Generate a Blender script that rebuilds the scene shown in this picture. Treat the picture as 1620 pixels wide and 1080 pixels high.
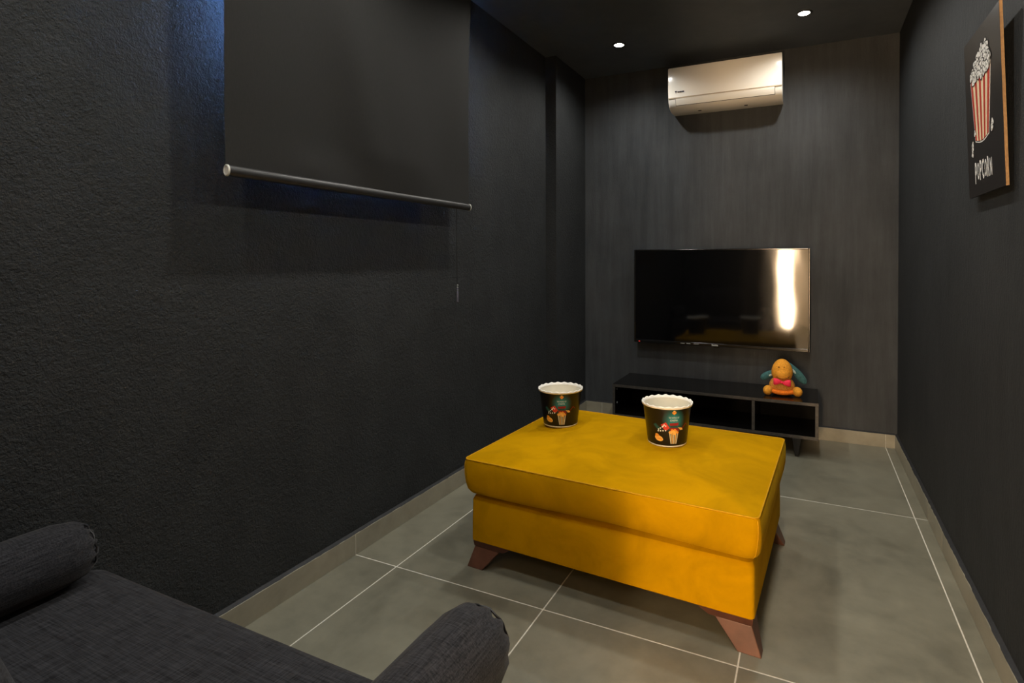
import bpy, bmesh, math, random
from mathutils import Vector, Matrix
random.seed(7)
for o in list(bpy.data.objects): bpy.data.objects.remove(o)
sc = bpy.context.scene
COL = sc.collection

# ------------------------------------------------------------------ camera
F_PX, CX, CY = 856.93, 893.71, 422.43
YAW, PITCH, ROLL, CAM_H = 0.4218, 0.0133, -0.0019, 1.1226
def make_camera():
    r = Vector((math.cos(YAW), math.sin(YAW), 0)); fw = Vector((-math.sin(YAW), math.cos(YAW), 0)); up = Vector((0, 0, 1))
    f2 = fw*math.cos(PITCH)-up*math.sin(PITCH); u2 = up*math.cos(PITCH)+fw*math.sin(PITCH)
    r3 = r*math.cos(ROLL)+u2*math.sin(ROLL); u3 = u2*math.cos(ROLL)-r*math.sin(ROLL)
    cam = bpy.data.cameras.new('camera'); co = bpy.data.objects.new('camera', cam); COL.objects.link(co)
    m = Matrix((r3, u3, -f2)).transposed().to_4x4(); m.translation = (0, 0, CAM_H); co.matrix_world = m
    cam.sensor_fit = 'HORIZONTAL'; cam.sensor_width = 36; cam.lens = F_PX*36/1620
    cam.shift_x = (810-CX)/1620; cam.shift_y = (CY-540)/1620
    cam.clip_start = 0.02
    sc.camera = co
make_camera()

# ------------------------------------------------------------------ sky, exposure
SKY_STRENGTH = 215.0
w = bpy.data.worlds.new('sky'); sc.world = w; w.use_nodes = True
bgn = w.node_tree.nodes['Background']
bgn.inputs[0].default_value = (0.22, 0.45, 1.0, 1); bgn.inputs[1].default_value = SKY_STRENGTH
sc.view_settings.view_transform = 'Standard'; sc.view_settings.look = 'None'
sc.view_settings.exposure = 0.0; sc.view_settings.gamma = 1.0
sc.view_settings.use_curve_mapping = False
SPOT_W = 29.5          # each ceiling downlight
HALL_FILL_GLOW = 165.0   # tall lamp added in the hallway for warm light through the doorway
HALL_FILL_W = 14.0  # ceiling light added to brighten the unseen hallway

# ------------------------------------------------------------------ dimensions (metres; X right, Y toward the TV wall)
XL, XR, YB, YF, ZC = -1.583, 0.4875, 3.729, -0.18, 2.456
XCOL, YCOL = -1.507, 3.221       # boxed-out strip of the left wall by the TV wall
BB_T, BB_H = 0.0136, 0.0793
DOOR_X0, DOOR_X1, DOOR_H = -0.42, 0.44, 2.08

# ------------------------------------------------------------------ helpers
class MB:
    def __init__(s): s.v = []; s.f = []; s.m = []
    def add(s, vs, fs, mi=0):
        b = len(s.v); s.v += [tuple(v) for v in vs]
        for f in fs: s.f.append([i+b for i in f]); s.m.append(mi)
        return s
    def box(s, x0, x1, y0, y1, z0, z1, mi=0):
        return s.add([(x0,y0,z0),(x1,y0,z0),(x1,y1,z0),(x0,y1,z0),(x0,y0,z1),(x1,y0,z1),(x1,y1,z1),(x0,y1,z1)],
              [(0,3,2,1),(4,5,6,7),(0,1,5,4),(1,2,6,5),(2,3,7,6),(3,0,4,7)], mi)
    def loft(s, rings, cap0=True, cap1=True, closed=True, mi=0):
        n = len(rings[0]); vs = [p for r in rings for p in r]; fs = []
        for i in range(len(rings)-1):
            for j in range(n if closed else n-1):
                k = (j+1) % n
                fs.append((i*n+j, i*n+k, (i+1)*n+k, (i+1)*n+j))
        if cap0: fs.append(tuple(reversed(range(n))))
        if cap1: fs.append(tuple((len(rings)-1)*n+j for j in range(n)))
        return s.add(vs, fs, mi)
    def lathe(s, prof, n=32, c=(0,0,0), cap0=True, cap1=True, mi=0):
        return s.loft([[(c[0]+r*math.cos(2*math.pi*j/n), c[1]+r*math.sin(2*math.pi*j/n), c[2]+z) for j in range(n)] for r, z in prof], cap0, cap1, True, mi)
    def tube(s, pts, r, n=8, closed=False, mi=0):
        pts = [Vector(p) for p in pts]; rings = []
        prev = None
        for i, p in enumerate(pts):
            if closed: t = pts[(i+1) % len(pts)]-pts[i-1]
            else: t = pts[min(i+1, len(pts)-1)]-pts[max(i-1, 0)]
            t.normalize()
            if prev is None:
                a = Vector((0,0,1)) if abs(t.z) < .9 else Vector((1,0,0))
                e = t.cross(a).normalized()
            else: e = (prev-t*prev.dot(t)).normalized()
            prev = e; b = t.cross(e)
            rr = r[i] if isinstance(r, (list, tuple)) else r
            rings.append([p+e*rr*math.cos(2*math.pi*j/n)+b*rr*math.sin(2*math.pi*j/n) for j in range(n)])
        if closed: rings.append(rings[0]); return s.loft(rings, False, False, True, mi)
        return s.loft(rings, True, True, True, mi)
    def ball(s, c, r, nu=20, nv=12, rot=None, mi=0, fn=None):
        vs = []; fs = []
        for i in range(nv+1):
            th = math.pi*i/nv
            for j in range(nu):
                ph = 2*math.pi*j/nu
                p = Vector((math.sin(th)*math.cos(ph)*r[0], math.sin(th)*math.sin(ph)*r[1], math.cos(th)*r[2]))
                if fn: p = fn(p)
                if rot: p = rot @ p
                vs.append(p+Vector(c))
        for i in range(nv):
            for j in range(nu):
                k = (j+1) % nu
                if i == 0: fs.append((j, nu+j, nu+k))
                elif i == nv-1: fs.append((i*nu+j, (i+1)*nu+j, i*nu+k))
                else: fs.append((i*nu+j, (i+1)*nu+j, (i+1)*nu+k, i*nu+k))
        return s.add(vs, fs, mi)
    def build(s, name, mat, parent=None, smooth=False, loc=None, bevel=0, weld=True, seg=2, angle=35):
        me = bpy.data.meshes.new(name); me.from_pydata(s.v, [], s.f)
        mats = mat if isinstance(mat, (list, tuple)) else [mat]
        for m in mats: me.materials.append(m)
        if len(mats) > 1:
            for p, mi in zip(me.polygons, s.m): p.material_index = mi
        bm = bmesh.new(); bm.from_mesh(me)
        if weld: bmesh.ops.remove_doubles(bm, verts=bm.verts, dist=1e-6)
        bmesh.ops.recalc_face_normals(bm, faces=bm.faces)
        bm.to_mesh(me); bm.free()
        o = bpy.data.objects.new(name, me); COL.objects.link(o)
        if loc: o.location = loc
        if parent: o.parent = parent
        if smooth:
            for p in me.polygons: p.use_smooth = True
            if smooth == 'angle':
                me.set_sharp_from_angle(angle=math.radians(angle))
        if bevel:
            b = o.modifiers.new('bevel', 'BEVEL'); b.width = bevel; b.segments = seg; b.limit_method = 'ANGLE'; b.angle_limit = math.radians(40)
        return o

def tag(o, label, cat, group=None):
    o['label'] = label; o['category'] = cat
    if group: o['group'] = group
    return o
def thing(name, label, cat, loc=(0,0,0), rotz=0, group=None):
    o = bpy.data.objects.new(name, None); COL.objects.link(o); o.empty_display_size = .05
    o.location = loc; o.rotation_euler = (0, 0, rotz)
    return tag(o, label, cat, group)
def struct(o): o['kind'] = 'structure'; return o
def lbl(o, t): o['label'] = t; return o

def rrect(a, b, r, z, n=8, side=8):
    """rounded rectangle ring, half sizes a x b"""
    r = min(r, a-1e-4, b-1e-4); pts = []
    for cx, cy, a0 in ((a-r, b-r, 0), (-a+r, b-r, 90), (-a+r, -b+r, 180), (a-r, -b+r, 270)):
        arc = [(cx+r*math.cos(math.radians(a0+90*i/n)), cy+r*math.sin(math.radians(a0+90*i/n))) for i in range(n+1)]
        if pts:
            p = pts[-1]; q = arc[0]
            pts += [(p[0]+(q[0]-p[0])*i/side, p[1]+(q[1]-p[1])*i/side) for i in range(1, side)]
        pts += arc
    p = pts[-1]; q = pts[0]
    pts += [(p[0]+(q[0]-p[0])*i/side, p[1]+(q[1]-p[1])*i/side) for i in range(1, side)]
    return [(x, y, z) for x, y in pts]

def text_mesh(body, height, width=None, spacing=1.0, bold=0.0):
    cu = bpy.data.curves.new('t', 'FONT'); cu.body = body; cu.offset = bold; cu.space_character = spacing
    ob = bpy.data.objects.new('t', cu); COL.objects.link(ob)
    bpy.context.view_layer.update()
    me = bpy.data.meshes.new_from_object(ob)
    vs = [v.co.copy() for v in me.vertices]; fs = [tuple(p.vertices) for p in me.polygons]
    bpy.data.objects.remove(ob); bpy.data.curves.remove(cu); bpy.data.meshes.remove(me)
    x0 = min(v.x for v in vs); x1 = max(v.x for v in vs); y0 = min(v.y for v in vs); y1 = max(v.y for v in vs)
    sy = height/(y1-y0); sx = (width/(x1-x0)) if width else sy
    return [((v.x-x0)*sx, (v.y-y0)*sy) for v in vs], fs

# ------------------------------------------------------------------ materials
def s2l(c): return tuple((x/12.92 if x <= .04045 else ((x+.055)/1.055)**2.4) for x in [v/255 for v in c])
class MT:
    def __init__(s, name):
        s.m = bpy.data.materials.new(name); s.m.use_nodes = True; s.nt = s.m.node_tree
        s.b = s.nt.nodes['Principled BSDF']
    def n(s, t, **kw):
        x = s.nt.nodes.new(t)
        for k, v in kw.items():
            if hasattr(x, k): setattr(x, k, v)
        return x
    def l(s, a, b): s.nt.links.new(a, b)
    def coord(s, scale=(1,1,1), kind='Object', rnd=False):
        tc = s.n('ShaderNodeTexCoord'); mp = s.n('ShaderNodeMapping'); mp.inputs['Scale'].default_value = scale
        s.l(tc.outputs[kind], mp.inputs['Vector'])
        if rnd:
            oi = s.n('ShaderNodeObjectInfo'); mu = s.n('ShaderNodeMath', operation='MULTIPLY'); mu.inputs[1].default_value = 37.0
            s.l(oi.outputs['Random'], mu.inputs[0]); cb = s.n('ShaderNodeCombineXYZ')
            for i in range(3): s.l(mu.outputs[0], cb.inputs[i])
            s.l(cb.outputs[0], mp.inputs['Location'])
        return mp.outputs[0]
    def noise(s, vec, scale, detail=4, rough=.55, dist=0):
        x = s.n('ShaderNodeTexNoise'); x.inputs['Scale'].default_value = scale; x.inputs['Detail'].default_value = detail
        x.inputs['Roughness'].default_value = rough; x.inputs['Distortion'].default_value = dist
        s.l(vec, x.inputs['Vector']); return x.outputs[0]
    def ramp(s, fac, stops):
        x = s.n('ShaderNodeValToRGB'); e = x.color_ramp.elements
        while len(e) < len(stops): e.new(.5)
        for i, (p, c) in enumerate(stops): e[i].position = p; e[i].color = (*c, 1)
        s.l(fac, x.inputs[0]); return x.outputs[0]
    def mixf(s, a, b, fa=.5, fb=.5):
        m1 = s.n('ShaderNodeMath', operation='MULTIPLY'); m1.inputs[1].default_value = fa; s.l(a, m1.inputs[0])
        m2 = s.n('ShaderNodeMath', operation='MULTIPLY_ADD'); m2.inputs[1].default_value = fb; s.l(b, m2.inputs[0]); s.l(m1.outputs[0], m2.inputs[2])
        return m2.outputs[0]
    def bump(s, h, strength=.3, dist=.002):
        x = s.n('ShaderNodeBump'); x.inputs['Strength'].default_value = strength; x.inputs['Distance'].default_value = dist
        s.l(h, x.inputs['Height']); s.l(x.outputs[0], s.b.inputs['Normal'])
    def set(s, col=None, rough=None, spec=None, metal=None, **kw):
        if col: s.b.inputs['Base Color'].default_value = (*col, 1)
        if rough is not None: s.b.inputs['Roughness'].default_value = rough
        if spec is not None: s.b.inputs['Specular IOR Level'].default_value = spec
        if metal is not None: s.b.inputs['Metallic'].default_value = metal
        for k, v in kw.items(): s.b.inputs[k.replace('_', ' ')].default_value = v
        return s
def plain(name, col, rough=.5, spec=.5, metal=0, var=.12, nscale=40, bump=0):
    t = MT(name).set(col, rough, spec, metal)
    v = t.coord(); n = t.noise(v, nscale, 3)
    t.l(t.ramp(n, [(.3, tuple(c*(1-var) for c in col)), (.7, tuple(min(1, c*(1+var)) for c in col))]), t.b.inputs['Base Color'])
    if bump: t.bump(n, bump, .001)
    return t.m

def wall_mat(name, c0, c1, streak, bstr):
    t = MT(name).set(rough=.7, spec=.2)
    v = t.coord(kind='Object')
    big = t.noise(v, 2.2, 5, .6)
    vs = t.coord(streak); st = t.noise(vs, 9, 5, .65)
    t.l(t.ramp(t.mixf(big, st, .5, .5), [(.35, c0), (.68, c1)]), t.b.inputs['Base Color'])
    fine = t.noise(v, 210, 2, .6); mid = t.noise(vs, 85, 3, .6, .4)
    t.bump(t.mixf(fine, mid, .45, .75), bstr, .006)
    return t.m
M = {}
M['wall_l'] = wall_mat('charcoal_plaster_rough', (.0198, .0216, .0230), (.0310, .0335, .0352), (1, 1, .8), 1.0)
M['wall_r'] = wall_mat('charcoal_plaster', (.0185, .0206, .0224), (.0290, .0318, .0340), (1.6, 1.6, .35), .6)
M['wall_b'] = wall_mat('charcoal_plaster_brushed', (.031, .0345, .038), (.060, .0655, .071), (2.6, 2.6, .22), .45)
M['ceil'] = wall_mat('black_ceiling_paint', (.072, .083, .098), (.094, .108, .126), (1, 1, 1), .12)
M['white_wall'] = plain('hall_cream_paint', (.72, .66, .56), .7, .3, var=.03, nscale=5)

def tile_mat(name, c):
    t = MT(name).set(rough=.33, spec=.5)
    v = t.coord((1, 1, 1), rnd=True)
    a = t.noise(v, 2.6, 8, .62, .5); b = t.noise(v, 14, 6, .6)
    m = t.mixf(a, b, .7, .3)
    t.l(t.ramp(m, [(.30, tuple(x*.62 for x in c)), (.5, c), (.72, tuple(x*1.35 for x in c))]), t.b.inputs['Base Color'])
    r = t.n('ShaderNodeMapRange'); r.inputs['To Min'].default_value = .24; r.inputs['To Max'].default_value = .44
    t.l(b, r.inputs['Value']); t.l(r.outputs[0], t.b.inputs['Roughness'])
    t.bump(t.noise(v, 60, 4), .05, .001)
    return t.m
M['tile'] = tile_mat('greige_porcelain', (.178, .172, .130))
M['skirt'] = tile_mat('greige_porcelain_skirting', (.250, .235, .180))
M['grout'] = plain('pale_grout', (.58, .56, .49), .9, .2, var=.12, nscale=80)
M['caulk'] = plain('black_painted_edge', (.016, .017, .019), .6, .4, var=.3, nscale=60)

def velvet(name, c):
    t = MT(name).set(rough=.9, spec=.03)
    v = t.coord(); a = t.noise(v, 5.5, 5, .6, .8)
    t.l(t.ramp(a, [(.30, tuple(x*.78 for x in c)), (.62, tuple(x*1.04 for x in c))]), t.b.inputs['Base Color'])
    wv = t.n('ShaderNodeTexWave', wave_type='BANDS', bands_direction='DIAGONAL'); wv.inputs['Scale'].default_value = 90
    wv.inputs['Distortion'].default_value = .6; t.l(v, wv.inputs['Vector'])
    t.bump(wv.outputs[1], .10, .001)
    t.b.inputs['Sheen Weight'].default_value = .12; t.b.inputs['Sheen Roughness'].default_value = .45
    t.b.inputs['Sheen Tint'].default_value = (1, .7, .05, 1)
    return t.m
M['velvet'] = velvet('mustard_velvet', (.465, .238, .0004))
M['piping'] = plain('mustard_piping', (.50, .255, .002), .8, .2, var=.1)
M['legwood'] = plain('red_brown_wood', (.120, .050, .032), .42, .5, var=.25, nscale=18)
M['mount'] = plain('dark_brown_wood', (.075, .024, .012), .5, .4, var=.2, nscale=18)

def linen(name, c0, c1):
    t = MT(name).set(rough=.9, spec=.15)
    a = t.noise(t.coord((6, 130, 130)), 3.0, 3, .6); b = t.noise(t.coord((130, 6, 130)), 3.0, 3, .6)
    m = t.mixf(a, b, .5, .5)
    t.l(t.ramp(m, [(.38, c0), (.64, c1)]), t.b.inputs['Base Color'])
    t.bump(m, .35, .0015)
    t.b.inputs['Sheen Weight'].default_value = .08
    return t.m
M['linen'] = linen('charcoal_linen', (.006, .006, .0078), (.039, .040, .046))
def blindmat():
    t = MT('black_blind_fabric').set(rough=.8, spec=.12)
    a = t.noise(t.coord((200, 200, 20)), 3, 2); b = t.noise(t.coord((20, 200, 200)), 3, 2); m = t.mixf(a, b)
    t.l(t.ramp(m, [(.3, (.019, .019, .0184)), (.7, (.026, .026, .025))]), t.b.inputs['Base Color'])
    t.bump(m, .06, .0005); return t.m
M['blind'] = blindmat()
M['blind_back'] = plain('pale_bounce_backing', (.80, .81, .82), .6, .4, var=.04)
M['bar'] = plain('charcoal_metal', (.022, .022, .022), .4, .5, var=.1)
M['capw'] = plain('pale_plastic', (.62, .62, .56), .4, .5, var=.05)
M['cord'] = plain('black_cord', (.006, .006, .007), .5, .5, var=.1)
M['clear'] = plain('smoked_clear_plastic', (.12, .12, .16), .15, .6, var=.1)
M['upvc'] = plain('white_window_frame', (.75, .76, .78), .4, .5, var=.03)
def glass():
    t = MT('window_glass'); nt = t.nt
    tr = t.n('ShaderNodeBsdfTransparent'); gl = t.n('ShaderNodeBsdfGlossy'); gl.inputs['Roughness'].default_value = .02
    fr = t.n('ShaderNodeFresnel'); mx = t.n('ShaderNodeMixShader')
    t.l(fr.outputs[0], mx.inputs[0]); t.l(tr.outputs[0], mx.inputs[1]); t.l(gl.outputs[0], mx.inputs[2])
    t.l(mx.outputs[0], nt.nodes['Material Output'].inputs['Surface']); return t.m
M['glass'] = glass()
def screen():
    t = MT('black_tv_screen').set((.0025, .0025, .0028), .06, .5)
    n = t.noise(t.coord((1, 1, .35)), 3.2, 2, .5); t.bump(n, .30, .01)
    n2 = t.noise(t.coord(), 30, 2)
    t.l(t.ramp(n2, [(.3, (.002, .002, .0022)), (.7, (.003, .003, .0033))]), t.b.inputs['Base Color'])
    return t.m
M['screen'] = screen()
M['bezel'] = plain('black_gloss_plastic', (.006, .006, .006), .12, .6, var=.1)
M['tvback'] = plain('black_matt_plastic', (.010, .010, .010), .5, .4, var=.1)
def lacquer():
    t = MT('black_lacquer').set(rough=.16, spec=.55)
    n = t.noise(t.coord((3, 40, 40)), 4, 4)
    t.l(t.ramp(n, [(.3, (.0035, .0032, .003)), (.7, (.0055, .005, .0047))]), t.b.inputs['Base Color']); return t.m
M['lacq'] = lacquer()
M['matt'] = plain('black_board', (.004, .004, .004), .7, .15, var=.1)
M['lacq_edge'] = plain('worn_dark_edge_band', (.040, .037, .034), .45, .45, var=.3, nscale=60)
M['metal_dot'] = plain('steel_fitting', (.45, .45, .43), .35, .5, 1, var=.1)
M['ac'] = plain('cream_gloss_plastic', (.90, .87, .80), .16, .5, var=.015, nscale=3)
M['ac_dk'] = plain('dark_vent_gap', (.03, .025, .02), .6, .3, var=.1)
M['ac_seam'] = plain('tan_seam', (.46, .38, .28), .4, .4, var=.05)
M['navy'] = plain('navy_print', (.02, .025, .06), .4, .4, var=.1)
M['poster'] = plain('black_satin_print', (.010, .008, .0075), .32, .5, var=.2)
M['mdf'] = plain('tan_board_edge', (.27, .155, .065), .7, .3, var=.18, nscale=90)
M['p_red'] = plain('red_ink', (.42, .03, .015), .4, .4, var=.12, nscale=50)
M['p_cream'] = plain('cream_ink', (.72, .62, .42), .4, .4, var=.1, nscale=50)
M['p_white'] = plain('white_ink', (.72, .72, .70), .4, .4, var=.1, nscale=80)
M['p_grey'] = plain('grey_ink', (.30, .32, .30), .4, .4, var=.2, nscale=120)
M['p_black'] = plain('black_ink', (.012, .011, .011), .4, .4, var=.1)
M['paper'] = plain('cream_paper', (.78, .74, .62), .6, .35, var=.03)
M['rim'] = plain('white_rim', (.88, .86, .80), .4, .45, var=.03)
def sleeve():
    t = MT('black_printed_card').set(rough=.28, spec=.5)
    tc = t.n('ShaderNodeTexCoord'); mp = t.n('ShaderNodeMapping')
    mp.inputs['Location'].default_value = (0, .086*26, -.100*20); mp.inputs['Scale'].default_value = (22, 26, 20)
    t.l(tc.outputs['Object'], mp.inputs['Vector'])
    g = t.n('ShaderNodeTexGradient', gradient_type='SPHERICAL'); t.l(mp.outputs[0], g.inputs['Vector'])
    t.l(t.ramp(g.outputs[1], [(.0, (.006, .005, .004)), (.30, (.006, .06, .06)), (.7, (.010, .20, .21))]), t.b.inputs['Base Color'])
    return t.m
M['sleeve'] = sleeve()
M['ink_orange'] = plain('orange_ink', (.80, .30, .03), .4, .4, var=.15, nscale=90)
M['ink_amber'] = plain('amber_ink', (.85, .45, .10), .4, .4, var=.2, nscale=120)
M['ink_red'] = plain('scarlet_ink', (.62, .045, .025), .4, .4, var=.1)
M['ink_dkred'] = plain('dark_red_ink', (.26, .010, .014), .4, .4, var=.1)
M['ink_teal'] = plain('dark_teal_ink', (.010, .065, .055), .4, .4, var=.2)
M['ink_pale'] = plain('pale_ink', (.78, .82, .80), .4, .4, var=.05)
M['plush_tan'] = plain('tan_plush', (.52, .235, .045), .95, .1, var=.28, nscale=160, bump=.5)
M['plush_amber'] = plain('amber_plush', (.68, .30, .035), .95, .1, var=.2, nscale=160, bump=.5)
M['plush_orange'] = plain('orange_plush', (.80, .20, .02), .95, .1, var=.18, nscale=160, bump=.5)
M['plush_teal'] = plain('teal_plush', (.045, .125, .135), .95, .1, var=.3, nscale=120, bump=.5)
M['plush_pale'] = plain('pale_lining', (.42, .50, .48), .9, .1, var=.15, nscale=120)
M['plush_pink'] = plain('pink_satin', (.85, .030, .085), .6, .3, var=.12, nscale=90)
M['thread'] = plain('brown_thread', (.10, .03, .008), .8, .2, var=.1)
M['dark_fit'] = plain('black_lamp_trim', (.02, .02, .02), .4, .5, var=.1)
def emis(name, col, st):
    t = MT(name).set(col, .5); t.b.inputs['Emission Color'].default_value = (*col, 1); t.b.inputs['Emission Strength'].default_value = st
    v = t.noise(t.coord(), 20, 2)
    t.l(t.ramp(v, [(.3, tuple(c*.97 for c in col)), (.7, col)]), t.b.inputs['Emission Color']); return t.m
M['bulb'] = emis('lit_downlight_lens', (1, .93, .82), 30)
M['hall_glow'] = emis('added_lamp_glow', (1, .70, .42), HALL_FILL_GLOW)  # glow of the added hallway column lamp
M['hall_disc'] = emis('added_hall_disc_glow', (1, .82, .58), 6)  # glow of the added hallway ceiling light
M['led'] = emis('red_standby_light', (1, .04, .03), 1.2)

# ------------------------------------------------------------------ structure: floor
fl = struct(MB().box(XL-.22, XR+.15, YF-.12, YB+.15, -.10, -.0005).build('floor', M['grout']))
gx = [XL, -1.373, -.773, -.173, .427, XR]; gy = [YF-.12, .3395, 1.5455, 2.7516, YB]
G = .0021
for i in range(5):
    for j in range(4):
        x0, x1, y0, y1 = gx[i]+G, gx[i+1]-G, gy[j]+G, gy[j+1]-G
        cx, cy = (x0+x1)/2, (y0+y1)/2
        MB().box(x0-cx, x1-cx, y0-cy, y1-cy, -.009, 0).build('tile', M['tile'], fl, loc=(cx, cy, 0), bevel=.0006, seg=1)
# ceiling
ce = struct(MB().box(XL-.22, XR+.15, YF-.12, YB+.15, ZC, ZC+.12).build('ceiling', M['ceil']))
# back (TV) wall and right wall
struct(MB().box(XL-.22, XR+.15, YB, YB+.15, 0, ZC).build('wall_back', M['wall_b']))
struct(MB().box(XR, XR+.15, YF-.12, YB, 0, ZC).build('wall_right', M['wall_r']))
# left wall with window opening and the boxed-out strip
WY0, WY1, WZ0, WZ1 = 1.082, 2.10, 1.74, 2.34
wl = MB()
wl.box(XL-.22, XL, YF-.12, WY0, 0, ZC); wl.box(XL-.22, XL, WY1, YB, 0, ZC)
wl.box(XL-.22, XL, WY0, WY1, 0, WZ0); wl.box(XL-.22, XL, WY0, WY1, WZ1, ZC)
wl.box(XL-.01, XCOL, YCOL, YB, 0, ZC)
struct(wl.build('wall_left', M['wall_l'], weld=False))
# wall behind the camera with the doorway
wf = MB()
wf.box(XL, DOOR_X0, YF-.12, YF, 0, ZC); wf.box(DOOR_X1, XR, YF-.12, YF, 0, ZC); wf.box(DOOR_X0, DOOR_X1, YF-.12, YF, DOOR_H, ZC)
struct(wf.build('wall_front', M['wall_r'], weld=False))
dr = MB(); t_ = .02
dr.box(DOOR_X0, DOOR_X0+t_, YF-.125, YF+.004, 0, DOOR_H); dr.box(DOOR_X1-t_, DOOR_X1, YF-.125, YF+.004, 0, DOOR_H); dr.box(DOOR_X0+t_, DOOR_X1-t_, YF-.125, YF+.004, DOOR_H-t_, DOOR_H)
struct(dr.build('door_1', M['upvc'], weld=False))
# hallway beyond the doorway
HY = YF-.12
struct(MB().box(-1.9, 1.7, HY-1.9, HY, -.1, 0).build('floor_hall', M['tile']))
struct(MB().box(-1.9, 1.7, HY-2.02, HY-1.9, 0, 2.6).build('wall_hall_end', M['white_wall']))
struct(MB().box(-2.02, -1.9, HY-1.9, HY, 0, 2.6).build('wall_hall_left', M['white_wall']))
struct(MB().box(1.7, 1.82, HY-1.9, HY, 0, 2.6).build('wall_hall_right', M['white_wall']))
struct(MB().box(XR+.15, 1.82, HY, HY+.1, 0, 2.6).box(-2.02, XL-.22, HY, HY+.1, 0, 2.6).build('wall_hall_front', M['white_wall'], weld=False))
struct(MB().box(-2.02, 1.82, HY-2.02, HY+.1, 2.58, 2.7).build('ceiling_hall', M['white_wall']))
# window in the left wall, behind the blind
wn = MB(); x0, x1 = XL-.17, XL-.11; fw_ = .055
wn.box(x0, x1, WY0, WY1, WZ0, WZ0+fw_).box(x0, x1, WY0, WY1, WZ1-fw_, WZ1).box(x0, x1, WY0, WY0+fw_, WZ0+fw_, WZ1-fw_).box(x0, x1, WY1-fw_, WY1, WZ0+fw_, WZ1-fw_)
ym = (WY0+WY1)/2; wn.box(x0, x1, ym-.03, ym+.03, WZ0+fw_, WZ1-fw_)
wo = struct(wn.build('window_1', M['upvc'], weld=False))
for a, b in ((WY0+fw_, ym-.03), (ym+.03, WY1-fw_)):
    MB().box(XL-.143, XL-.139, a, b, WZ0+fw_, WZ1-fw_).build('pane', M['glass'], wo)

# skirting tiles with the black painted top edge
def skirting(name, runs):
    """runs: list of (axis, fixed face coord, wall coord, joints) ; axis 'y' runs along Y"""
    root = struct(bpy.data.objects.new(name, None)); COL.objects.link(root)
    for ax, face, wall, joints in runs:
        a, b = min(face, wall), max(face, wall)
        for p, q in zip(joints[:-1], joints[1:]):
            m = MB(); g = .0012; c = (p+q)/2
            if ax == 'y': m.box(a, b, p+g-c, q-g-c, 0, BB_H); o = m.build('skirting_tile', M['skirt'], root, loc=(0, c, 0), bevel=.0008, seg=1)
            else: m.box(p+g-c, q-g-c, a, b, 0, BB_H); o = m.build('skirting_tile', M['skirt'], root, loc=(c, 0, 0), bevel=.0008, seg=1)
        p, q = joints[0], joints[-1]; gm = MB(); em = MB()
        s = 1 if wall > face else -1; inset = face+s*.0012
        a2, b2 = min(inset, wall), max(inset, wall)
        # ragged black paint line on the top ledge
        n = max(4, int((q-p)/.02)); rows = []
        for i in range(n+1):
            t = p+(q-p)*i/n; e = face+s*max(0, .0012+random.uniform(-.0012, .0022)); zt = BB_H+.0012
            row = [(e, zt), (wall, zt+.006), (wall, BB_H), (e, BB_H)]
            rows.append([(x, t, z) if ax == 'y' else (t, x, z) for x, z in row])
        em.loft(rows)
        if ax == 'y': gm.box(a2, b2, p, q, .001, BB_H-.002)
        else: gm.box(p, q, a2, b2, .001, BB_H-.002)
        gm.build('joint_grout', M['grout'], root); em.build('painted_top_edge', M['caulk'], root)
    return root
skirting('baseboard_left', [('y', XL+BB_T, XL, [YF, .3395, 1.5455, 2.7516, YCOL]), ('y', XCOL+BB_T, XCOL, [YCOL-BB_T, YB-BB_T]), ('x', YCOL-BB_T, YCOL, [XL+BB_T, XCOL])])
skirting('baseboard_back', [('x', YB-BB_T, YB, [XCOL, -1.373, -.173, .427, XR-BB_T])])
skirting('baseboard_right', [('y', XR-BB_T, XR, [YF, 1.25, 2.48, 2.7516, YB])])

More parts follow.
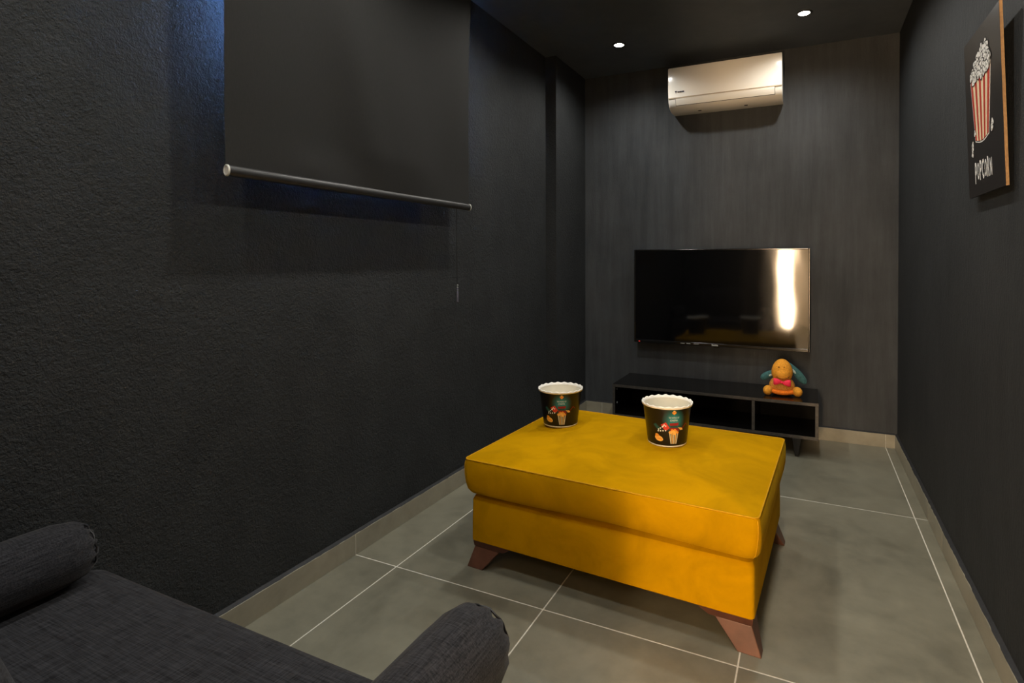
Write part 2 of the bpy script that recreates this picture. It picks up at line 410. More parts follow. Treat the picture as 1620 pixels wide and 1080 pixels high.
# ------------------------------------------------------------------ ottoman
def make_ottoman():
    rz = math.radians(-3.0)
    W, D = .985, .715
    # front-left base corner (-1.118,1.649), front-right (-.135,1.603)
    fl_ = Vector((-1.118, 1.649)); fr_ = Vector((-.135, 1.603)); mid = (fl_+fr_)/2
    nrm = Vector((-math.sin(rz), math.cos(rz))); c = mid+nrm*(D/2)
    t = thing('ottoman', 'mustard yellow velvet ottoman with thick cushion top and wooden wedge legs', 'ottoman', (c.x, c.y, 0), rz)
    a, b = W/2, D/2
    r = []
    for z, ins, rad in ((.100, .010, .010), (.1012, .003, .012), (.105, 0, .013), (.18, 0, .014), (.250, .001, .016), (.262, .006, .018), (.268, .018, .02), (.292, .05, .02)):
        r.append(rrect(a-ins, b-ins, rad, z))
    MB().loft(r).build('base', M['velvet'], t, 'angle')
    # cushion
    A, B = a+.016, b+.022; r = []
    def cz(x, y):     # soft sag and swell of the cushion's underside line
        return .004*math.sin(x*7+1)+.003*math.sin(y*9)
    prof = [(.290, .050, .03), (.281, .030, .03), (.281, .018, .034), (.286, .008, .036), (.298, .001, .036), (.320, -.003, .032), (.350, -.004, .026), (.378, -.003, .020), (.397, .000, .018), (.4035, .0025, .018)]
    for z, ins, rad in prof: r.append([(x, y, z+(cz(x, y) if z < .32 else 0)) for x, y, _ in rrect(A-ins, B-ins, rad, z, 8, 14)])
    seam = r[-1]
    N = 12
    for i in range(1, N+1):
        s = 1-i/N*.995
        if i == N: s = .02
        h = .400+.036*(1-s**2.6)+.004*min(1, (1-s)*30)
        r.append([(x*s, y*s, h+.0022*math.sin(x*s*9+1)*math.sin(y*s*11+.6)*(1-s)) for x, y, _ in seam])
    cu = MB().loft(r).build('cushion', M['velvet'], t, 'angle', angle=50)
    MB().tube([(x*1.001, y*1.001, z) for x, y, z in seam], .0026, 6, True).build('piping', M['piping'], cu, True)
    for k in (4, 26, 48, 70):
        MB().tube([r[i][k] for i in range(1, 9)], .0016, 6).build('corner_seam', M['piping'], cu, True)
    for sx in (-1, 1):
        for sy in (-1, 1):
            def bx(z, ox, oy, w_, d_):
                X0, X1 = sx*(a+ox), sx*(a+ox-w_); Y0, Y1 = sy*(b+oy), sy*(b+oy-d_)
                return [(X0, Y0, z), (X1, Y0, z), (X1, Y1, z), (X0, Y1, z)]
            m = MB().loft([bx(0, .020, -.001, .066, .036), bx(.078, -.008, -.012, .105, .085)])
            m.build('leg', M['legwood'], t, bevel=.0025)
            lbl(MB().loft([bx(.078, -.006, -.010, .125, .10), bx(.101, -.003, -.006, .165, .13)]).build('leg_mount', M['mount'], t, bevel=.002), 'dark brown wooden block above the leg')
    return t
make_ottoman()

# ------------------------------------------------------------------ media console (TV bench)
def make_console():
    X0, X1, Y0, Y1, Z0, Z1 = -1.157, .058, 3.33, 3.705, .108, .317
    cx, cy = (X0+X1)/2, (Y0+Y1)/2
    t = thing('media_console', 'low black lacquered media console with open compartments under the television', 'console', (cx, cy, 0))
    hw, hd, k = (X1-X0)/2, (Y1-Y0)/2, .018
    def panel(name, x0, x1, y0, y1, z0, z1, edge):
        o = MB().box(x0, x1, y0, y1, z0, z1).build(name, M['lacq'], t, bevel=.001, seg=1)
        e = {'x': (x0+.0005, x1-.0005, -hd-.0008, -hd+.0002, z0+.0005, z1-.0005)}['x']
        if edge: MB().box(*e).build('edge_band', M['lacq_edge'], o)
        return o
    panel('top_panel', -hw, hw, -hd, hd, Z1-k, Z1, True)
    panel('bottom_panel', -hw, hw, -hd, hd, Z0, Z0+k, True)
    sl = panel('side_panel', -hw, -hw+k, -hd, hd, Z0+k, Z1-k, True)
    panel('side_panel', hw-k, hw, -hd, hd, Z0+k, Z1-k, True)
    dx = -.289-cx
    panel('divider', dx-k/2, dx+k/2, -hd+.002, hd-.006, Z0+k, Z1-k, True)
    dx2 = -.81-cx
    panel('divider', dx2-k/2, dx2+k/2, -hd+.004, hd-.006, Z0+k, Z1-k, False)
    MB().box(-hw+k, hw-k, hd-.006, hd, Z0+k, Z1-k).build('back_panel', M['matt'], t)
    for y, z in ((-hd+.04, .29), (-hd+.04, .20), (hd-.12, .28)):
        m = MB(); x = -hw+k
        m.loft([[(x-.001+dxx, y+r_*math.cos(i*math.pi/6), z-.012+r_*math.sin(i*math.pi/6)) for i in range(12)] for dxx, r_ in ((0, .007), (.0018, .007), (.0025, .005))])
        m.build('cam_cover', M['metal_dot'], sl, True)
    for x in (-.055-cx, X0+.113-cx):
        for y in (-hd+.022, hd-.05):
            def sq(z, s): return [(x-s, y-s, z), (x+s, y-s, z), (x+s, y+s, z), (x-s, y+s, z)]
            MB().loft([sq(0, .009), sq(Z0, .024)]).build('leg', M['tvback'], t, bevel=.002)
make_console()

# ------------------------------------------------------------------ television
def make_tv():
    x0, x1, z0, z1 = -1.105, .013, .551, 1.193; yf = 3.639
    cx = (x0+x1)/2; hw = (x1-x0)/2
    t = thing('television', 'large flat black television mounted on the charcoal wall', 'television', (cx, yf, z0))
    H = z1-z0
    MB().box(-hw+.012, hw-.012, .0195, .032, .012, H-.012).box(-hw+.12, hw-.12, .032, .055, .06, H-.12).build('back_cover', M['tvback'], t, weld=False, bevel=.004)
    MB().box(-hw+.009, hw-.009, .0025, .019, .020, H-.009).build('screen', M['screen'], t)
    fr = MB(); b = .0095
    fr.box(-hw, -hw+b, 0, .0195, 0, H).box(hw-b, hw, 0, .0195, 0, H).box(-hw+b, hw-b, 0, .0195, H-b, H).box(-hw+b, hw-b, 0, .0195, 0, .0205)
    f = fr.build('bezel', M['bezel'], t, weld=False, bevel=.003)
    MB().box(-.02, .02, -.0035, .002, -.006, .004).build('sensor_lip', M['bezel'], f, bevel=.0015)
    MB().box(-hw+.034, -hw+.042, -.0012, .001, .006, .010).build('standby_light', M['led'], f)
    m = MB()
    # small silver wordmark and the printed legend left of it, too small to read
    for i, (a, wd, hh) in enumerate(((-.03, .007, .011), (-.0215, .007, .008), (-.013, .006, .008), (-.0055, .006, .0095), (.002, .008, .008))):
        m.box(a, a+wd, -.0012, .0005, .005, .005+hh)
    for a, wd in ((-.235, .028), (-.195, .026), (-.148, .034)): m.box(a, a+wd, -.0010, .0005, .009, .0125)
    lbl(m.build('front_legend', M['p_grey'], f, weld=False), 'tiny silver wordmark and legend on the lower bezel')['kind'] = 'stuff'
    MB().box(-.2, .2, .055, YB-yf, .16, H-.2).build('wall_mount', M['tvback'], t)
make_tv()

# ------------------------------------------------------------------ air conditioner
def make_ac():
    x0, x1 = -.842, -.146; cx = (x0+x1)/2; hw = (x1-x0)/2; yf = 3.529; D = YB-yf
    t = thing('air_conditioner', 'cream wall-mounted air conditioner high on the charcoal wall', 'air conditioner', (cx, YB, 2.105))
    z0 = 2.105
    def P(y, z): return (y-YB, z-z0)
    prof = [P(YB, 2.375), P(yf+.012, 2.376), P(yf+.003, 2.372), P(yf, 2.363), P(yf-.002, 2.30), P(yf, 2.24), P(yf+.003, 2.205), P(yf+.008, 2.178)]
    low = [P(yf+.008, 2.1775), P(yf+.016, 2.155), P(yf+.030, 2.135), P(yf+.052, 2.118), P(yf+.085, 2.108), P(yf+.13, 2.105), P(YB, 2.110), P(YB, 2.1775)]
    xs = [-hw+.004, -hw+.0015, -hw, hw, hw-.0015, hw-.004]; sh = [.006, .0015, 0, 0, .0015, .006]
    def slab(pr, cen):
        rings = []
        for x, s in zip([-hw, -hw+.0015, -hw+.006, hw-.006, hw-.0015, hw], [.006, .002, 0, 0, .002, .006]):
            rings.append([(x, y+(cen[0]-y)*s/.1, z+(cen[1]-z)*s/.1) for y, z in pr])
        return rings
    up = MB().loft(slab(prof+[P(YB, 2.178)], P(YB-.1, 2.28))).build('front_panel', M['ac'], t, 'angle')
    lo = MB().loft(slab(low, P(YB-.1, 2.14))).build('lower_body', M['ac'], t, 'angle')
    # seam between panel and lower body
    MB().box(-hw+.002, hw-.002, yf+.0045-YB, yf+.02-YB, 2.1745-z0, 2.1805-z0).build('seam_strip', M['ac_seam'], up)
    # flap: curved plate proud of the body, dark gap round it
    def plate(off, xa, xb, i0, i1, dz):
        pts = [P(yf+.0095, 2.1715), P(yf+.016, 2.152), P(yf+.0285, 2.134), P(yf+.0315, 2.1315)]
        rings = []
        for x in (xa, xb):
            outer = []; inner = []
            for y, z in pts[i0:i1]:
                d = Vector((y-(-.10), z-.06)).normalized(); outer.append((x, y+d.x*off, z+d.y*off)); inner.append((x, y-d.x*.004, z-d.y*.004))
            rings.append(outer+inner[::-1])
        return MB().loft(rings)
    plate(.0014, -hw+.0465, hw-.0405, 0, 4, -.0145).build('flap_gap', M['ac_dk'], lo, 'angle')
    plate(.0034, -hw+.049, hw-.043, 0, 3, 0).build('air_flap', M['ac'], lo, 'angle')
    for x in (-.17, .12): MB().box(x, x+.02, yf+.10-YB, yf+.112-YB, 2.1035-z0, 2.1075-z0).build('screw_cover', M['ac_dk'], lo)
    # small navy badge and wordmark
    m = MB(); z = 2.213-z0; y = yf-YB+.0005
    def plate2(xa, xb, za, zb): m.box(xa, xb, y-.0012, y+.003, za, zb)
    bx = -.795-cx
    plate2(bx, bx+.011, z+.002, z+.008); plate2(bx+.004, bx+.007, z-.006, z+.002)
    for i, wd in enumerate((.006, .005, .006, .005, .006, .005)): plate2(bx+.016+i*.0075, bx+.016+i*.0075+wd, z-.004, z+.004)
    lbl(m.build('badge', M['navy'], up, weld=False), 'small navy badge with wordmark')['kind'] = 'stuff'
make_ac()

# ------------------------------------------------------------------ roller blind
def make_blind():
    X = XL+.100; y0, y1 = .996, 2.187; zb = 1.375; zt = 2.395
    t = thing('roller_blind', 'black roller blind half lowered over the window on the left wall', 'blind', (X, (y0+y1)/2, zb))
    hw = (y1-y0)/2
    ny, nz = 60, 40
    def fx(y, z):
        k = (z)/(zt-zb)
        s = .0028*math.sin(y*5.5+1.2*k+.5)*(1-k)**.6+.0016*math.sin(y*11+3*k)*(1-.6*k)
        s += .0035*math.exp(-((y-.42-.16*k)/.07)**2)*k+.003*math.exp(-((y+.02+.25*k)/.09)**2)
        s += .002*math.exp(-(((y+.30)/.06)**2+((z-.05)/.018)**2))
        return 5.0*s*min(1, .2+k*6)
    def sheet(off, name, mat, parent, h, inset=0):
        m = MB(); vs = []
        for i in range(nz+1):
            for j in range(ny+1):
                z = .012+(zt-zb-.012)*i/nz; y = (-hw+inset)+2*(hw-inset)*j/ny
                vs.append((fx(y, z)+off, y, z))
        n1 = len(vs); vs += [(x-h, y, z) for x, y, z in vs]
        fs = []
        for i in range(nz):
            for j in range(ny):
                a = i*(ny+1)+j; q = (a, a+1, a+ny+2, a+ny+1); fs.append(q); fs.append(tuple(reversed([k+n1 for k in q])))
        for i in range(nz):
            for j in (0, ny):
                a = i*(ny+1)+j; b = a+ny+1; fs.append((a, b, b+n1, a+n1))
        for j in range(ny):
            for i in (0, nz):
                a = i*(ny+1)+j; fs.append((a, a+1, a+1+n1, a+n1))
        return m.add(vs, fs).build(name, mat, parent, 'angle')
    f = sheet(0, 'fabric', M['blind'], t, .0006)
    sheet(-.0007, 'bounce_backing', M['blind_back'], f, .0004, .001)  # unseen pale layer added to bounce window daylight onto the wall
    def rod(ya, yb_, rx, rz_, z, x=0, n=20): 
        return MB().loft([[(x+rx*math.cos(2*math.pi*i/n), y, z+rz_*math.sin(2*math.pi*i/n)) for i in range(n)] for y in (ya, yb_)])
    bar = rod(-hw+.004, hw-.004, .011, .0155, 0).build('bottom_bar', M['bar'], t, 'angle')
    for s in (-1, 1):
        e = s*(hw-.004)
        m = MB(); n = 20
        m.loft([[(rx*math.cos(2*math.pi*i/n), e+s*d, rx*1.4*math.sin(2*math.pi*i/n)) for i in range(n)] for rx, d in ((.0120, 0), (.0120, .004), (.0105, .0055), (.0088, .0055), (.0085, .0035))])
        m.build('end_cap', M['capw'], bar, 'angle')
    rod(-hw-.004, hw+.004, .021, .021, zt-zb, -.006).build('roller_tube', M['bar'], t, 'angle')
    for s in (-1, 1):
        e = s*(hw+.012)
        MB().box(-.10, .018, e-.003, e+.003, zt-zb-.028, zt-zb+.030).box(-.10, -.096, e-.014, e+.014, zt-zb-.03, zt-zb+.04).build('bracket', M['bar'], t, weld=False, bevel=.001)
    # pull cord loop with clear weight
    yc = 2.108-(y0+y1)/2; zl = .985-zb
    pts = []
    for i in range(24): pts.append((-.014, yc-.004, zt-zb-.02-(zt-zb-.02-zl)*i/23))
    for i in range(1, 23): pts.append((-.014, yc+.004-.003*(1-i/23), zl+(zt-zb-.02-zl)*i/23))
    cd = MB().tube(pts, .0013, 6).build('pull_cord', M['cord'], t, True)
    MB().lathe([(.0015, .045), (.0035, .042), (.0035, .034), (.002, .030), (.004, .026), (.0048, .012), (.0048, -.022), (.003, -.026)], 12, (-.014, yc-.001, zl-.035)).build('cord_weight', M['clear'], cd, True)
    for dz in (0, .012, .022): MB().ball((-.014, yc-.001, zl-.002+dz), (.004, .004, .0035), 10, 6).build('cord_bead', M['p_grey'], cd, True)
make_blind()

# ------------------------------------------------------------------ poster
def make_poster():
    W, H = .345, .480; yl = 2.097; zb = 1.314
    lean = math.atan2(.018, H)
    t = thing('poster_board', 'black wall board with striped popcorn bucket print on the right wall', 'poster', (.468, yl, zb))
    # local frame: u -> -Y, v -> up (leaning out of the wall at the top), n -> -X
    R = Vector((-math.sin(lean), 0, math.cos(lean))); Nn = Vector((-math.cos(lean), 0, -math.sin(lean))); U = Vector((0, -1, 0))
    def L(u, v, n=0): return U*u+R*v+Nn*n
    def poly(m, pts, n, mi=0, th=.0004):
        a = [L(u, v, n) for u, v in pts]; b = [L(u, v, n-th) for u, v in pts]; k = len(a)
        m.add(a+b, [tuple(range(k)), tuple(reversed(range(k, 2*k)))]+[(i, (i+1) % k, k+(i+1) % k, k+i) for i in range(k)], mi)
    th = .007
    m = MB(); a = [L(0, 0), L(W, 0), L(W, H), L(0, H)]; b = [L(0, 0, -th), L(W, 0, -th), L(W, H, -th), L(0, H, -th)]
    m.add(a+b, [(4, 7, 6, 5), (0, 1, 5, 4), (1, 2, 6, 5), (2, 3, 7, 6), (3, 0, 4, 7)]); m.m = [1, 1, 0, 1, 1]; m.build('board', [M['mdf'], M['poster']], t)
    m = MB(); poly(m, [(0, 0), (W, 0), (W, H), (0, H)], .0006, 0, .0006); face = m.build('printed_face', M['poster'], t)
    n1 = .0010
    # bucket
    m = MB(); TL, TR, BL, BR = (.063, .352), (.252, .352), (.094, .166), (.220, .163)
    def q(s, k):   # s across, k down
        x0 = TL[0]+(BL[0]-TL[0])*k; x1 = TR[0]+(BR[0]-TR[0])*k
        y0 = TL[1]+(BL[1]-TL[1])*k; sag = -.010*k*math.sin(math.pi*s)-.014*(1-k)*math.sin(math.pi*s)
        return (x0+(x1-x0)*s, y0+sag)
    def band(s0, s1, k0, k1, n, mi, steps=4):
        pts = [q(s0+(s1-s0)*i/steps, k1) for i in range(steps+1)]+[q(s1-(s1-s0)*i/steps, k0) for i in range(steps+1)]
        poly(m, pts, n, mi)
    band(-.03, 1.03, -.025, 1.03, n1, 2, 10)      # pale outline
    band(-.012, 1.012, -.005, 1.012, n1+.0002, 3, 10)
    ns = 9
    for i in range(ns):
        band(i/ns, (i+1)/ns, .01, 1, n1+.0004, 0 if i % 2 == 0 else 1)
    lbl(m.build('bucket_print', [M['p_red'], M['p_cream'], M['p_white'], M['p_black']], face, weld=False), 'red and cream striped bucket print')
    # popcorn heap
    m = MB(); rnd = random.Random(3); lay = n1+.0005
    def puff(u, v, r, base):
        ph = rnd.uniform(0, 6.28)
        def blob(rr, k): return [(u+rr*(1+.22*math.sin(3*a+ph)+.08*math.sin(5*a+ph*2))*math.cos(a), v+rr*(1+.22*math.sin(3*a+ph))*math.sin(a)) for a in [2*math.pi*i/16 for i in range(16)]]
        poly(m, blob(r*1.04, 0), base, 1, .0002); poly(m, blob(r*.80, 0), base+.00012, 0, .0002)
        for _ in range(3):
            a = rnd.uniform(0, 6.28); d = rnd.uniform(.2, .5)*r; s = rnd.uniform(.14, .26)*r; pu, pv = u+d*math.cos(a), v+d*math.sin(a)
            poly(m, [(pu+s*math.cos(b)*1.5, pv+s*.8*math.sin(b)) for b in [2*math.pi*i/8 for i in range(8)]], base+.00022, 2, .0002)
    k = 0
    for row, (v, ua, ub) in enumerate(((.415, .182, .218), (.402, .140, .232), (.388, .112, .240), (.372, .084, .246), (.358, .070, .248), (.346, .090, .232))):
        cnt = max(2, int((ub-ua)/.026)+1)
        for i in range(cnt):
            puff(ua+(ub-ua)*i/(cnt-1)+rnd.uniform(-.004, .004), v+rnd.uniform(-.004, .004), rnd.uniform(.0135, .018), lay+k*.00004); k += 1
    for u, v in ((.252, .172), (.258, .186), (.060, .146), (.057, .130), (.062, .158), (.090, .188)): puff(u, v, .0115, lay)
    lbl(m.build('popcorn_print', [M['p_white'], M['p_black'], M['p_grey']], face, weld=False), 'white and grey popcorn print')['kind'] = 'stuff'
    # lettering
    m = MB(); x = .074
    for i, ch in enumerate('POPCORN'):
        hh = .058 if ch in 'PRC' else .050
        wd = .0185
        vs, fs = text_mesh(ch, hh if i else .064, wd, 1.0, .025); v0 = .043+(0 if i else -.006)+(.004 if ch in 'O' else 0)
        a = [L(x+p[0], v0+p[1], n1) for p in vs]; m.add(a, fs); x += .0243
    lbl(m.build('lettering', M['p_white'], face, weld=False), 'white hand-drawn POPCORN lettering')
    # hanger that reaches the wall
    pc = L(W/2, H-.06, -th); MB().box(pc.x, .4875-.468, pc.y-.02, pc.y+.02, pc.z-.01, pc.z+.01).build('hanger', M['bar'], t)
make_poster()

# ------------------------------------------------------------------ popcorn tubs
def make_tub(loc, rotz, label):
    t = thing('popcorn_tub', label, 'popcorn tub', loc, rotz, 'popcorn tubs on the ottoman')
    H, R0, R1 = .148, .0715, .090
    def rad(z): return R0+(R1-R0)*z/H
    N = 72
    MB().lathe([(R0-.002, .001), (R0-.0005, 0), (rad(.0055), .0005), (rad(.0055)+.0003, .0055)], N, cap0=False, cap1=False).build('foot_ring', M['rim'], t, True)
    MB().lathe([(rad(.0055), .0055), (rad(H-.006), H-.006)], N, cap0=False, cap1=False).build('sleeve', M['sleeve'], t, True)
    MB().lathe([(.002, .006), (R0-.003, .006), (R0-.0015, .008), (R1-.002, H-.004)], N, cap0=True, cap1=False).build('inner_wall', M['paper'], t, True)
    # scalloped white rim
    n = 216; rings = []
    for r, z, amp in ((rad(H-.007)+.0003, H-.007, 0), (R1+.0030, H-.0055, .0), (R1+.0048, H-.001, .0004), (R1+.0046, H+.003, .0016), (R1+.0030, H+.0035, .0018), (R1+.0008, H+.001, .0014), (R1-.0028, H-.006, 0)):
        rings.append([((r)*math.cos(2*math.pi*j/n), (r)*math.sin(2*math.pi*j/n), z+amp*math.sin(20*2*math.pi*j/n)) for j in range(n)])
    MB().loft(rings, False, False).build('scalloped_rim', M['rim'], t, True)
    # print wrapped on the card: s = arc length right of the front, z = height
    def wrap(s, z, off):
        s *= 1.12; z = .078+(z-.078)*1.06; r = rad(z)+off; a = -math.pi/2+s/rad(z); return (r*math.cos(a), r*math.sin(a), z)
    cur = [MB()]; mats = [M['ink_orange'], M['ink_amber'], M['ink_red'], M['ink_dkred'], M['ink_teal'], M['ink_pale'], M['p_cream']]
    def poly(pts, mi, lv=0):
        k = len(pts); cx = sum(p[0] for p in pts)/k; cz = sum(p[1] for p in pts)/k; off = .0003+.00012*lv
        # dense fan so that the print follows the curve
        dense = []
        for i in range(k):
            p, q = pts[i], pts[(i+1) % k]; st = max(1, int(math.hypot(q[0]-p[0], q[1]-p[1])/.006))
            dense += [(p[0]+(q[0]-p[0])*j/st, p[1]+(q[1]-p[1])*j/st) for j in range(st)]
        k = len(dense); vs = [wrap(cx, cz, off)]
        for f in (.5, 1): vs += [wrap(cx+(x-cx)*f, cz+(z-cz)*f, off) for x, z in dense]
        fs = [(0, 1+i, 1+(i+1) % k) for i in range(k)]+[(1+i, 1+k+i, 1+k+(i+1) % k, 1+(i+1) % k) for i in range(k)]
        cur[0].add(vs, fs, mi)
    def ell(cx, cz, a, b, rot=0, n=14): return [(cx+a*math.cos(u)*math.cos(rot)-b*math.sin(u)*math.sin(rot), cz+a*math.cos(u)*math.sin(rot)+b*math.sin(u)*math.cos(rot)) for u in [2*math.pi*i/n for i in range(n)]]
    def done(name):
        o = cur[0].build(name, mats, t, weld=False); o['kind'] = 'stuff'; cur[0] = MB()
    # emblem at the top
    poly([(-.007, .131), (-.007, .126), (0, .119), (.007, .126), (.007, .131), (0, .127)], 0); poly(ell(0, .1315, .004, .003), 1, 1)
    poly([(-.007, .141), (.007, .141), (.007, .137), (-.007, .137)], 4)
    done('emblem_print')
    # red projector with reels
    poly([(-.014, .090), (.016, .092), (.015, .082), (-.013, .081)], 3); poly([(-.012, .074), (.013, .073), (.020, .062), (-.006, .058), (-.013, .066)], 3); poly([(-.011, .081), (.012, .082), (.011, .073), (-.010, .074)], 4)
    done('projector_print')
    # red film ticket, tilted
    poly([(-.042, .083), (-.026, .093), (-.013, .074), (-.024, .063), (-.031, .068)], 2, 1)
    for u, z in ((-.031, .083), (-.026, .080), (-.034, .079)): poly(ell(u, z, .0022, .0026), 5, 2)
    done('ticket_print')
    # dark teal clapper with pale dots
    poly([(-.068, .080), (-.060, .086), (-.040, .068), (-.047, .060)], 4)
    for i in range(4): poly(ell(-.050+.008*i, .060+.0012*i, .0023, .0026), 5, 1)
    for i in range(3): poly(ell(-.049+.006*i, .066+.005*i, .0020, .0028), 5, 1)
    done('clapperboard_print')
    # snack: amber bun
    poly(ell(-.047, .034, .0150, .0095, -.35), 1, 1); poly(ell(-.053, .044, .0075, .0055, -.5), 0, 1); poly(ell(-.044, .033, .009, .0025, -.35), 0, 2)
    done('bun_print')
    # hand / horn on the right
    poly([(.014, .075), (.028, .073), (.034, .065), (.024, .064)], 1, 1); poly([(.030, .071), (.046, .087), (.047, .085), (.032, .069)], 3); poly([(.046, .087), (.056, .077), (.055, .0755), (.046, .084)], 3)
    done('horn_print')
    # striped popcorn box
    poly([(-.014, .055), (.016, .056), (.010, .017), (-.008, .017)], 4, 1)
    for i in range(5):
        a, b = -.014+.0066*i, -.008+.0040*i; poly([(a, .054), (a+.0034, .0545), (b+.0022, .017), (b, .017)], 1 if i % 2 else 6, 2)
    for u, z, r in ((-.010, .058, .006), (-.002, .061, .0065), (.007, .060, .006), (.013, .057, .0045), (.002, .054, .006), (-.005, .066, .004), (.004, .0665, .0042)): poly(ell(u, z, r, r*.9), 1 if r > .005 else 0, 3)
    done('popcorn_box_print')
    m = MB()
    for body, wd, z in (('THE WORLD OF', .035, .1065), ('CINEMA', .025, .0970)):
        vs, fs = text_mesh(body, .0062, wd, 1.05); m.add([wrap(x-wd/2, z+y, .0004) for x, y in vs], fs)
    lbl(m.build('lettering', M['ink_pale'], t, weld=False), 'two lines of small pale lettering')
    return t
def facing(x, y, extra): return math.atan2(y, x)-math.pi/2+extra     # front (-Y local) turned toward the camera plus extra
make_tub((-.957, 2.085, .4315), facing(-.957, 2.085, math.radians(3)), 'black printed popcorn tub near the far left corner of the ottoman')
make_tub((-.482, 2.012, .4405), facing(-.482, 2.012, math.radians(17)), 'black printed popcorn tub on the ottoman nearest the plush toy, right of the other tub')

# ------------------------------------------------------------------ plush toy
def make_plush():
    t = thing('plush_toy', 'tan and amber plush animal with teal floppy ears and pink bow tie', 'plush toy', (-.140, 3.49, .317), facing(-.140, 3.49, math.radians(4)))
    t.scale = (1.04, 1.04, 1.07)
    def belly(p): return Vector((p.x*(1+.12*(-p.z/.055)), p.y, p.z))
    b = MB().ball((0, 0, .052), (.070, .060, .054), 28, 18, fn=belly).build('body', M['plush_tan'], t, True)
    # orange band round the belly
    MB().tube([(.0745*math.cos(a)*1.0, .0605*math.sin(a)-.001, .030-.010*math.sin(-a)) for a in [math.pi+math.pi*i/20 for i in range(21)]], [.004+.009*math.sin(math.pi*i/20)**.5 for i in range(21)], 12).build('belly_band', M['plush_orange'], b, True)
    h = MB().ball((0, -.008, .132), (.057, .050, .066), 28, 20, fn=lambda p: Vector((p.x*(1-.12*p.z/.066), p.y, p.z))).build('head', M['plush_amber'], t, True)
    MB().ball((.0, -.036, .116), (.040, .034, .036), 24, 16).build('muzzle', M['plush_amber'], h, True)
    for s in (-1, 1):
        MB().ball((s*.014-.006, -.0515, .158), (.0035, .0025, .0042), 10, 8).build('eye', M['thread'], h, True)
    MB().tube([(.040*.93*math.sin(a), -.036-.034*.93*math.cos(a)-.0006, .116-.036*.36-.006*math.cos(a*1.3)+.006*(abs(a)/1.15)**2) for a in [-1.15+2.3*i/16 for i in range(17)]], .0016, 6).build('stitched_mouth', M['thread'], h, True)
    for s in (-1, 1):
        L_, base, ang, w_ = ((.150, Vector((.040, .014, .168)), -40, .021) if s > 0 else (.098, Vector((-.040, .014, .122)), 58, .019))
        rot = Matrix.Rotation(math.radians(ang), 3, 'Y')
        e = MB().ball((base.x, base.y, base.z), (w_, .011, L_/2), 18, 14, rot=rot, fn=lambda p: Vector((p.x*(1-.35*p.z/(L_/2)), p.y, p.z-L_/2+.01))).build('ear', M['plush_teal'], t, True)
        ib = rot @ Vector((-s*.006, -.007, -L_*.30))
        MB().ball((base.x+ib.x, base.y+ib.y, base.z+ib.z), (w_*.34, .006, L_*.13), 14, 10, rot=rot).build('ear_lining', M['plush_pale'], e, True)
    for s in (-1, 1):
        MB().ball((s*.078, -.046, .0265), (.025, .036, .0265), 20, 14, rot=Matrix.Rotation(s*.35, 3, 'Z')).build('foot', M['plush_amber'], t, True)
    m = MB()
    for s in (-1, 1):
        m.loft([[(s*x*1.25-.004, -.0685-d*math.cos(2*math.pi*i/12)*.9, .078+1.2*hh*math.sin(2*math.pi*i/12)+s*-.003) for i in range(12)] for x, d, hh in ((.002, .003, .005), (.010, .006, .009), (.022, .009, .015), (.032, .008, .016), (.037, .004, .013))])
    bo = m.build('bow_tie', M['plush_pink'], t, True, weld=False)
    MB().ball((-.004, -.070, .078), (.0065, .006, .0075), 12, 8).build('bow_knot', M['plush_pink'], bo, True)
make_plush()

# ------------------------------------------------------------------ sofa with bolsters
def make_sofa():
    x0, x1, y0, y1, zs = -1.552, -.446, -.15, .718, .410
    cx, cy = (x0+x1)/2, (y0+y1)/2; hw, hd = (x1-x0)/2, (y1-y0)/2
    t = thing('daybed_sofa', 'charcoal linen daybed sofa seat in the bottom left foreground', 'sofa', (cx, cy, 0))
    r = [rrect(hw-.03, hd-.03, .03, .10), rrect(hw-.022, hd-.022, .03, .105), rrect(hw-.02, hd-.02, .03, .24), rrect(hw-.03, hd-.03, .03, .245)]
    MB().loft(r).build('base', M['linen'], t, 'angle')
    r = []
    for z, ins in ((.243, .03), (.246, .012), (.262, .002), (.30, -.002), (.36, 0), (.388, .004), (.401, .013), (.407, .028)): r.append(rrect(hw-ins, hd-ins, .05, z, 8, 14))
    top = r[-1]
    for i in range(1, 9):
        s = 1-i/8*.985; r.append([(x*s, y*s, .407+.006*(1-s**3)+.0015*math.sin(x*s*8)*math.sin(y*s*9)*(1-s)) for x, y, _ in top])
    MB().loft(r).build('seat_cushion', M['linen'], t, 'angle', angle=50)
    for sx in (-1, 1):
        for sy in (-1, 1):
            x, y = sx*(hw-.09), sy*(hd-.09)
            MB().lathe([(.016, 0), (.026, .10)], 16, (x, y, 0)).build('leg', M['mount'], t, 'angle')
make_sofa()
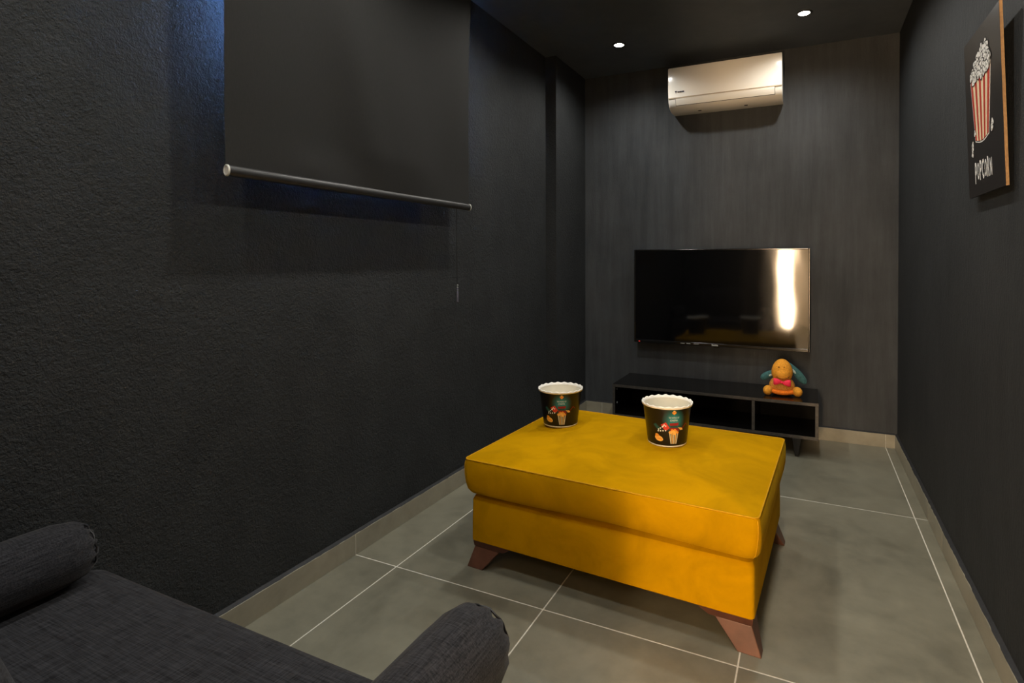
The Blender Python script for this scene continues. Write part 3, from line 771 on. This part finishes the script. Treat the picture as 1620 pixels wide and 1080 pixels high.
def make_bolster(x, ya, yb_, r0, z, label, tilt=0, seed=1):
    t = thing('bolster_cushion', label, 'cushion', (x, (ya+yb_)/2, z-r0), tilt, 'bolsters on the daybed')
    L_ = (yb_-ya)/2; n = 64; rnd = random.Random(seed); ph = [rnd.uniform(0, 6.28) for _ in range(6)]
    prof = [(-L_, .10), (-L_-.004, .35), (-L_+.004, .66), (-L_+.024, .88), (-L_+.055, .98), (-L_+.10, 1.0)]
    mids = [(-L_+.10+(2*L_-.2)*i/12, 1.0) for i in range(1, 12)]
    full = prof+mids+[(-y, k) for y, k in reversed(prof)]
    rings = []
    for y, k in full:
        e = max(0, 1-(L_-abs(y))/.12); e = e*e
        ring = []
        for j in range(n):
            a = 2*math.pi*j/n
            wv = .016*math.sin(8*a+ph[0])+.012*math.sin(13*a+ph[1])+.018*math.sin(5*a+ph[2])
            soft = .012*math.sin(2*a+y*7+ph[3])+.008*math.sin(3*a-y*11+ph[4])
            rr = r0*k*(1+wv*e*(1 if k > .3 else .3)+soft)
            zz = rr*math.sin(a); 
            if zz < -r0*.90: zz = -r0*.90-(abs(zz)-r0*.90)*.3
            ring.append((rr*math.cos(a), y+.006*e*math.sin(11*a+ph[5])*(1 if y > 0 else -1), zz+r0))
        rings.append(ring)
    MB().loft(rings).build('cover', M['linen'], t, 'angle', angle=60)
    for s in (-1, 1):
        MB().tube([(r0*.70*math.cos(a), s*(L_-.0055+.0015*math.sin(11*a)), r0+r0*.70*math.sin(a)) for a in [2*math.pi*i/40 for i in range(40)]], .002, 6, True).build('gathered_seam', M['cord'], t, True)
    bt = MB().lathe([(.002, 0), (.014, .001), (.014, .004), (.004, .006)], 16).build('end_button', M['linen'], t, True)
    bt.rotation_euler = (-math.pi/2, 0, 0); bt.location = (0, L_-.001, r0)
make_bolster(-1.487, .28, .668, .070, .4795, 'charcoal linen bolster lying on the daybed against the left wall', 0, 1)
make_bolster(-.506, .28, .785, .072, .4815, 'charcoal linen bolster on the open end of the daybed nearest the ottoman', 0, 5)
# back cushion, only its corner shows
def make_back_cushion():
    t = thing('back_cushion', 'dark cushion corner at the lower left edge of the daybed', 'cushion', (-1.055, .172, .4165))
    r = []
    for z, ins, th in ((0, .04, .07), (.004, .015, .10), (.03, 0, .115), (.12, 0, .122), (.20, .002, .118), (.25, .008, .10), (.275, .022, .075), (.285, .05, .04)):
        r.append([(x, y, z*1.17) for x, y, _ in rrect(.335-ins, th, min(th*.9, .06), z)])
    MB().loft(r).build('cover', M['linen'], t, 'angle', angle=60)
make_back_cushion()

# ------------------------------------------------------------------ ceiling downlights
rows = [3.222, 2.30, 1.38, .46]; names = ['row nearest the television wall', 'second row from the television wall', 'third row from the television wall', 'row nearest the doorway']
for i, y in enumerate(rows):
    for x, side in ((-1.075, 'left'), (-.024, 'right')):
        lab = f'small round lit ceiling downlight, {side} one, {names[i]}'
        t = thing('downlight', lab, 'downlight', (x, y, ZC), 0, 'ceiling downlights')
        MB().lathe([(.030, -.0005), (.030, -.004), (.041, -.004), (.043, -.002), (.043, 0)], 32, cap0=False, cap1=False).build('trim_ring', M['dark_fit'], t, True)
        MB().lathe([(.001, -.0045), (.018, -.0042), (.029, -.002), (.030, -.0006)], 32, cap0=True, cap1=True).build('lens', M['bulb'], t, True)
        ld = bpy.data.lights.new('downlight_beam', 'SPOT'); ld.energy = SPOT_W; ld.color = (1, .965, .89); ld.spot_size = math.radians(157); ld.spot_blend = .8; ld.shadow_soft_size = .022
        lo = bpy.data.objects.new('downlight_beam', ld); COL.objects.link(lo); lo.parent = t; lo.location = (0, 0, -.012)

# ------------------------------------------------------------------ lamps added in the unseen hallway to light the doorway
t = thing('added_column_lamp', 'added column lamp in the unseen hallway, supplies the glow mirrored in the television', 'lamp', (-.315, HY-1.15, 0))
MB().lathe([(.11, 0), (.12, .004), (.12, .02), (.11, .024)], 32).build('base', M['dark_fit'], t, True)
MB().lathe([(.006, .024), (.006, .10)], 12).build('pole', M['dark_fit'], t, True)
MB().lathe([(.05, .10), (.06, .105), (.06, 1.45), (.05, 1.455)], 32).build('shade', M['hall_glow'], t, 'angle')
t = thing('added_hall_ceiling_light', 'added round ceiling light brightening the unseen hallway behind the camera', 'ceiling light', (.1, HY-.95, 2.58))
MB().lathe([(.17, 0), (.17, -.03), (.15, -.05), (.02, -.056)], 32).build('diffuser', M['hall_disc'], t, True)
ld = bpy.data.lights.new('hall_fill_light', 'POINT'); ld.energy = HALL_FILL_W; ld.color = (1, .80, .55); ld.shadow_soft_size = .12
lo = bpy.data.objects.new('hall_fill_light', ld); COL.objects.link(lo); lo.parent = t; lo.location = (0, 0, -.2)
